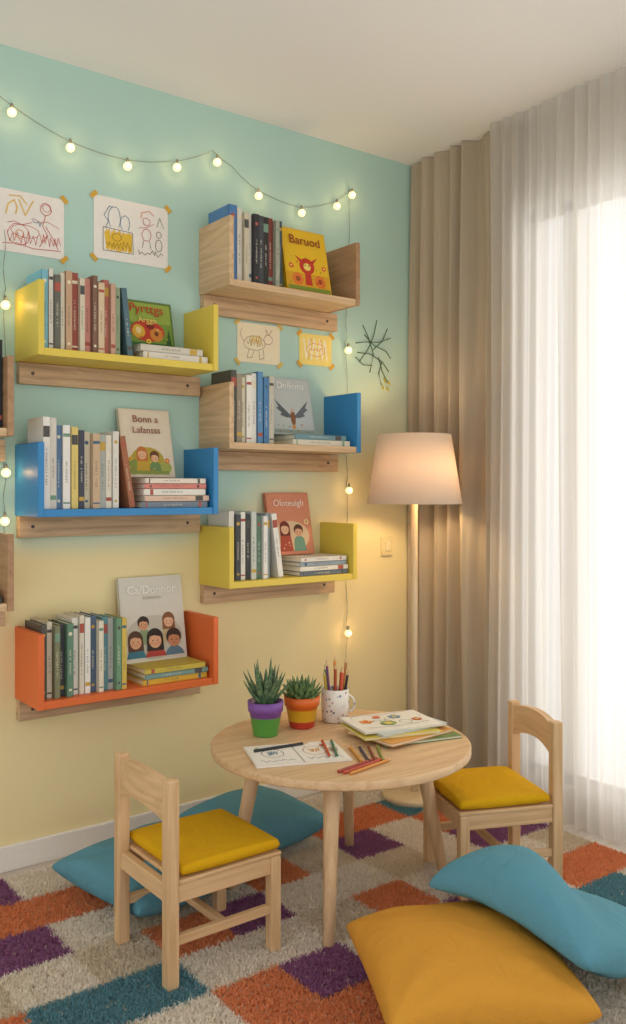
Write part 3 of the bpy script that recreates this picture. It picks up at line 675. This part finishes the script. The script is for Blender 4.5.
# ---------------------------------------------------------------- floor lamp
lx, ly = -.33, -.325
e = empty('floor_lamp', (lx, ly, 0), 'slim floor lamp with cream drum shade in the corner', 'lamp')
obj('base', lathe([(.125, .001), (.13, .005), (.13, .02), (.122, .027), (.02, .03)], 48), e, wood('#d9c3a0', 'X', .9), (0, 0, .011))
obj('pole', rod((0, 0, .035), (0, 0, 1.30), .0135, .0135), e, wood('#dcc6a0', 'Z', .85))
sm = cloth_sheet('lamp_shade_linen', '#eedcc6', 0.0, .28)
so = obj('lamp_shade', lathe([(.191, 1.195), (.147, 1.472)], 64, False), e, sm, smooth=True, label='tapered cream fabric shade')
md = so.modifiers.new('s', 'SOLIDIFY'); md.thickness = .002
bm = bmesh.new()
for i in range(3):
    a = i*2.094; tube(bm, [(0, 0, 1.40), (.150*math.cos(a), .150*math.sin(a), 1.44)], .002, 6)
add_lathe(bm, [(.012, 1.29), (.016, 1.30), (.016, 1.41), (.01, 1.42)], 16)
obj('shade_frame', fin(bm), e, cmat('#a89a80', .4))
ld = bpy.data.lights.new('lamp_glow', 'POINT'); ld.energy = 6.4; ld.color = (1, .73, .40); ld.shadow_soft_size = .045
lo = bpy.data.objects.new('lamp_bulb_light', ld); C.objects.link(lo); lo.parent = e; lo.location = (.05, -.03, 1.33)

# ---------------------------------------------------------------- table things
def pot(x, y, r, h, mat, label):
    e = empty('potted_succulent', (x, y, TH+.0008), label, 'plant')
    obj('pot', lathe([(r*.68, 0), (r*.72, .003), (r*.95, h*.70), (r*1.02, h*.71), (r*1.06, h), (r*.96, h), (r*.9, h*.86)], 40), e, mat)
    obj('soil', lathe([(r*.9, h*.83), (r*.9, h*.88)], 24), e, cmat('#4a3828', .95, .6, 200))
    return e
def leaf(bm, p0, d, L_, w, curl, th=.35):
    d = Vector(d).normalized(); side = d.cross(Vector((0, 0, 1)))
    if side.length < .01: side = Vector((1, 0, 0))
    side.normalize(); up = side.cross(d).normalized(); rings = []; n = 8
    for i in range(n+1):
        f = i/n; wd = w*(1-f)**.6*(.75+.6*f*(1-f)*2) + .0004
        c = Vector(p0)+d*L_*f+Vector((0, 0, 1))*curl*f*f*L_
        rings.append([bm.verts.new(c+side*wd*math.cos(a)+up*wd*th*math.sin(a)) for a in [k*math.pi/4 for k in range(8)]])
    for A, B in zip(rings, rings[1:]):
        for k in range(8):
            f = bm.faces.new((A[k], A[(k+1) % 8], B[(k+1) % 8], B[k])); f.smooth = True
    bm.faces.new(rings[-1])
def greenmat(a, b_):
    m, nt, b, N, L = base('succulent_leaf'); b.inputs['Roughness'].default_value = .5
    tc = N('ShaderNodeTexCoord'); n = N('ShaderNodeTexNoise'); n.inputs['Scale'].default_value = 90; L(tc.outputs['Object'], n.inputs['Vector'])
    cr = N('ShaderNodeValToRGB'); cr.color_ramp.elements[0].position = .4; cr.color_ramp.elements[1].position = .6
    cr.color_ramp.elements[0].color = lin(a); cr.color_ramp.elements[1].color = lin(b_); L(n.outputs['Fac'], cr.inputs['Fac']); L(cr.outputs['Color'], b.inputs['Base Color']); return m
p1 = pot(-1.238, -.602, .054, .108, zramp('purple_green_pot', [(0, '#5aa84a'), (.55, '#7d4fa0')], .108), 'aloe in purple and green painted pot on table')
bm = bmesh.new(); rl = random.Random(2)
for i in range(20):
    a = i*2.4; el = math.radians(86-i*2.3); ln = rl.uniform(.10, .135)*(1-.008*i)
    leaf(bm, (.012*math.cos(a), .012*math.sin(a), .092), (math.cos(a)*math.cos(el), math.sin(a)*math.cos(el), math.sin(el)), ln, .0145, .15, .45)
obj('foliage', fin(bm), p1, greenmat('#3f5c42', '#6c875c'))
p2 = pot(-1.088, -.592, .056, .102, zramp('orange_yellow_pot', [(0, '#c9402c'), (.22, '#e8b62c'), (.6, '#e06a24')], .102), 'succulent in orange and yellow striped pot on table')
bm = bmesh.new()
for i in range(38):
    a = i*2.4; el = math.radians(84-i*1.9); ln = .066-.0002*i
    leaf(bm, (.02*math.cos(a), .02*math.sin(a), .088), (math.cos(a)*math.cos(el), math.sin(a)*math.cos(el), math.sin(el)), ln, .0135, .2, .5)
obj('foliage', fin(bm), p2, greenmat('#44623a', '#78935a'))
mm, nt, b, N, L = base('dotted_ceramic'); b.inputs['Roughness'].default_value = .25
tc = N('ShaderNodeTexCoord'); vo = N('ShaderNodeTexVoronoi'); vo.inputs['Scale'].default_value = 62; L(tc.outputs['Object'], vo.inputs['Vector'])
lt = N('ShaderNodeMath'); lt.operation = 'LESS_THAN'; lt.inputs[1].default_value = .28; L(vo.outputs['Distance'], lt.inputs[0])
hs = N('ShaderNodeHueSaturation'); hs.inputs['Saturation'].default_value = .5; hs.inputs['Value'].default_value = .62; L(vo.outputs['Color'], hs.inputs['Color'])
mx = N('ShaderNodeMix'); mx.data_type = 'RGBA'; mx.inputs['A'].default_value = lin('#e9e4da'); L(lt.outputs[0], mx.inputs['Factor']); L(hs.outputs[0], mx.inputs['B']); L(mx.outputs['Result'], b.inputs['Base Color'])
mxp, myp = -.955, -.60
e = empty('pencil_mug', (mxp, myp, TH+.0008), 'white dotted ceramic mug filled with coloured pencils', 'mug')
obj('mug_body', lathe([(.040, 0), (.044, .003), (.0475, .055), (.046, .108), (.044, .110), (.0425, .107), (.043, .05), (.038, .006), (.001, .005)], 40), e, mm)
bm = bmesh.new(); tube(bm, [(.045+.020*math.sin(a_*math.pi/10), 0, .058+.027*math.cos(a_*math.pi/10)) for a_ in range(11)], .004, 8)
obj('handle', fin(bm), e, mm, rot=(0, 0, math.radians(-40)))
PC = ['#c43a2c', '#e08a2a', '#2f5f96', '#3f8a4a', '#d9b83a', '#7a3f6a', '#a8492f', '#d65a3a', '#2b2b2b', '#b8793c']
def pencil(p, d, L_, h, group, label, r=.0038):
    M, _ = align(p, Vector(p)+Vector(d)); bm = bmesh.new()
    add_lathe(bm, [(r, 0), (r, L_-.018)], 6, 0, True); add_lathe(bm, [(r, L_-.018), (.0014, L_-.004)], 6, 1, False); add_lathe(bm, [(.0014, L_-.004), (.0003, L_)], 6, 0, True)
    for f in bm.faces: f.smooth = False
    o = obj('coloured_pencil', fin(bm), None, [cmat(h, .4), cmat('#d9b888', .7)], label=label, cat='pencil', group=group)
    o.matrix_world = M
for i in range(10):
    a = i*2*math.pi/10+.3; c, s = math.cos(a), math.sin(a); k = .10+.03*(i % 3)
    pencil((mxp+c*.020, myp+s*.020, TH+.012), (c*k, s*k, 1), .165+.012*((i*7) % 4), PC[i], 'pencils in the dotted mug', 'sharpened coloured pencil standing in the dotted mug', .0045)
def flat(name, x, y, z_, w_, d_, th, rz, h, label, cat, shapes=None, group=None, sub='cover_illustration', pages=False):
    if pages:
        bm = bmesh.new(); add_box(bm, (-w_/2, -d_/2, 0), (w_/2, d_/2, .0015)); add_box(bm, (-w_/2, -d_/2, th-.0015), (w_/2, d_/2, th)); add_box(bm, (-w_/2, d_/2-.002, 0), (w_/2, d_/2, th)); me = fin(bm)
    else: me = box((-w_/2, -d_/2, 0), (w_/2, d_/2, th), min(.001, th*.3))
    o = obj(name, me, None, cmat(h, .6), (x, y, z_), (0, 0, math.radians(rz)), label, cat, group)
    if pages: obj('pages', box((-w_/2+.003, -d_/2+.003, .0016), (w_/2-.003, d_/2-.0022, th-.0016)), o, PAGE)
    if shapes:
        me, mats = art_mesh(sc(shapes, w_, d_), eps=.0001, y0=0)
        me.transform(Matrix.Translation((-w_/2, -d_/2, th+.0003)) @ Matrix.Rotation(-math.pi/2, 4, 'X'))
        obj(sub, me, o, mats)
    return o
gB = 'booklets stacked on the table'
zz = TH+.0006
for k, (dx, dy, rz, w_, d_, th, h, lb) in enumerate([
        (.03, -.028, -14, .27, .20, .009, '#6d8a4e', 'green picture booklet at the bottom of the stack'), (.0, -.022, 3, .27, .20, .009, '#d99a4a', 'orange picture booklet in the stack'),
        (-.022, .0, -16, .26, .19, .008, '#e2cc5a', 'yellow picture booklet in the stack'), (.012, .008, -3, .26, .19, .007, '#c9d4ce', 'pale green booklet in the stack')]):
    flat('booklet', -.905+dx, -.845+dy, zz, w_, d_, th, rz, h, lb, 'booklet', None, gB, pages=True); zz += th+.0006
flat('booklet', -.915, -.830, zz, .27, .19, .007, -14, '#efeadd', 'illustrated white booklet on top of the stack', 'booklet',
     flower(.2, .55, .05, '#e2923a', '#c84a2c', 1.4) + flower(.62, .68, .05, '#6a93a8', '#e2c25a', 1.4) + flower(.82, .4, .04, '#c85a3c', '#f2d24a', 1.4) + [('ell', '#8aa35a', .42, .34, .1, .12), ('ell', '#e2c25a', .42, .34, .05, .07), ('ell', '#d9744a', .40, .74, .05, .07), ('line', '#4a5a4a', .0022, [(.1, .15), (.5, .12), (.9, .2)]), ('line', '#7a8a5a', .002, circ(.64, .32, .08, .1)), ('line', '#8a4a3a', .0022, [(.1, .9), (.5, .86), (.9, .92)]), ('line', '#5a6a7a', .002, scrib(.25, .5, .5, .56, 7))] + specks(14, .06, .1, .94, .92, ['#c85a3c', '#6a93a8', '#e2c25a', '#7a8a5a'], 12, .014), gB, pages=True)
flat('drawing_pad', -1.285, -.835, TH+.0006, .28, .20, .006, -22, '#ebe4d8', 'white drawing pad with coloured sketches on table', 'drawing pad',
     [('rect', '#f2ece0', .02, .03, .49, .97), ('rect', '#f2ece0', .51, .03, .98, .97), ('line', '#8a8478', .0015, [(.5, .02), (.5, .98)]), ('line', '#6a5a5a', .002, circ(.25, .55, .11, .2)), ('line', '#a8604a', .002, circ(.7, .55, .12, .22)), ('line', '#5a6a7a', .0018, scrib(.08, .14, .44, .24, 9)), ('line', '#5a6a7a', .0018, scrib(.56, .14, .92, .24, 9)),
      ('line', '#d9a05a', .003, scrib(.64, .48, .76, .62, 8)), ('line', '#7a93a0', .003, scrib(.2, .46, .3, .62, 8)), ('ell', '#c8664a', .82, .76, .03, .05), ('ell', '#8aa35a', .12, .8, .03, .05), ('line', '#6a5a5a', .0018, [(.08, .88), (.42, .9)]), ('line', '#8a6a4a', .0018, scrib(.84, .4, .94, .6, 6))], None, 'pencil_sketch')
gp = 'loose pencils on the table'
def lp(x, y, a, L_, h, z_=TH+.006):
    pencil((x, y, z_), (math.cos(math.radians(a)), math.sin(math.radians(a)), 0), L_, h, gp, 'coloured pencil lying loose on the wooden table', .0042)
lp(-1.385, -.76, -8, .18, '#26282c', TH+.0118)
for i, (x, y, a) in enumerate([(-1.235, -.925, 60), (-1.218, -.940, 58), (-1.185, -1.01, 64), (-1.167, -1.022, 61), (-1.149, -1.03, 58), (-1.131, -1.04, 55)]):
    lp(x, y, a, .17 if i < 2 else .16, ['#c8502e', '#3f7a5a', '#d9943a', '#2d3f5a', '#8a3a2a', '#7d8f3a'][i], TH+.0118 if i < 2 else TH+.0052)
for i, (x, y, a) in enumerate([(-1.29, -1.058, 10), (-1.28, -1.074, 10), (-1.295, -1.041, 10)]):
    lp(x, y, a, .185, ['#c8482e', '#d98f3a', '#a83a2a'][i], TH+.0052)

# ---------------------------------------------------------------- lights, world, camera
wd = bpy.data.worlds.new('World'); scene.world = wd; wd.use_nodes = True
wd.node_tree.nodes['Background'].inputs['Color'].default_value = (1, .99, .98, 1)
wd.node_tree.nodes['Background'].inputs['Strength'].default_value = 1.12
al = bpy.data.lights.new('daylight', 'AREA'); al.shape = 'RECTANGLE'; al.size = 2.6; al.size_y = 2.6; al.energy = 37; al.color = (1, .995, .985)
ao = bpy.data.objects.new('window_daylight', al); C.objects.link(ao); ao.location = (.5, (WY0+WY1)/2, 1.3); ao.rotation_euler = (0, math.radians(90), 0)
cam = bpy.data.cameras.new('Camera'); co = bpy.data.objects.new('Camera', cam); C.objects.link(co)
co.location = (-2.824, -2.953, 1.25); co.rotation_euler = (math.radians(90), 0, math.radians(-37.04))
cam.sensor_fit = 'HORIZONTAL'; cam.sensor_width = 36; cam.lens = 36*895/626; cam.shift_y = -22/626; cam.clip_start = .05
scene.camera = co
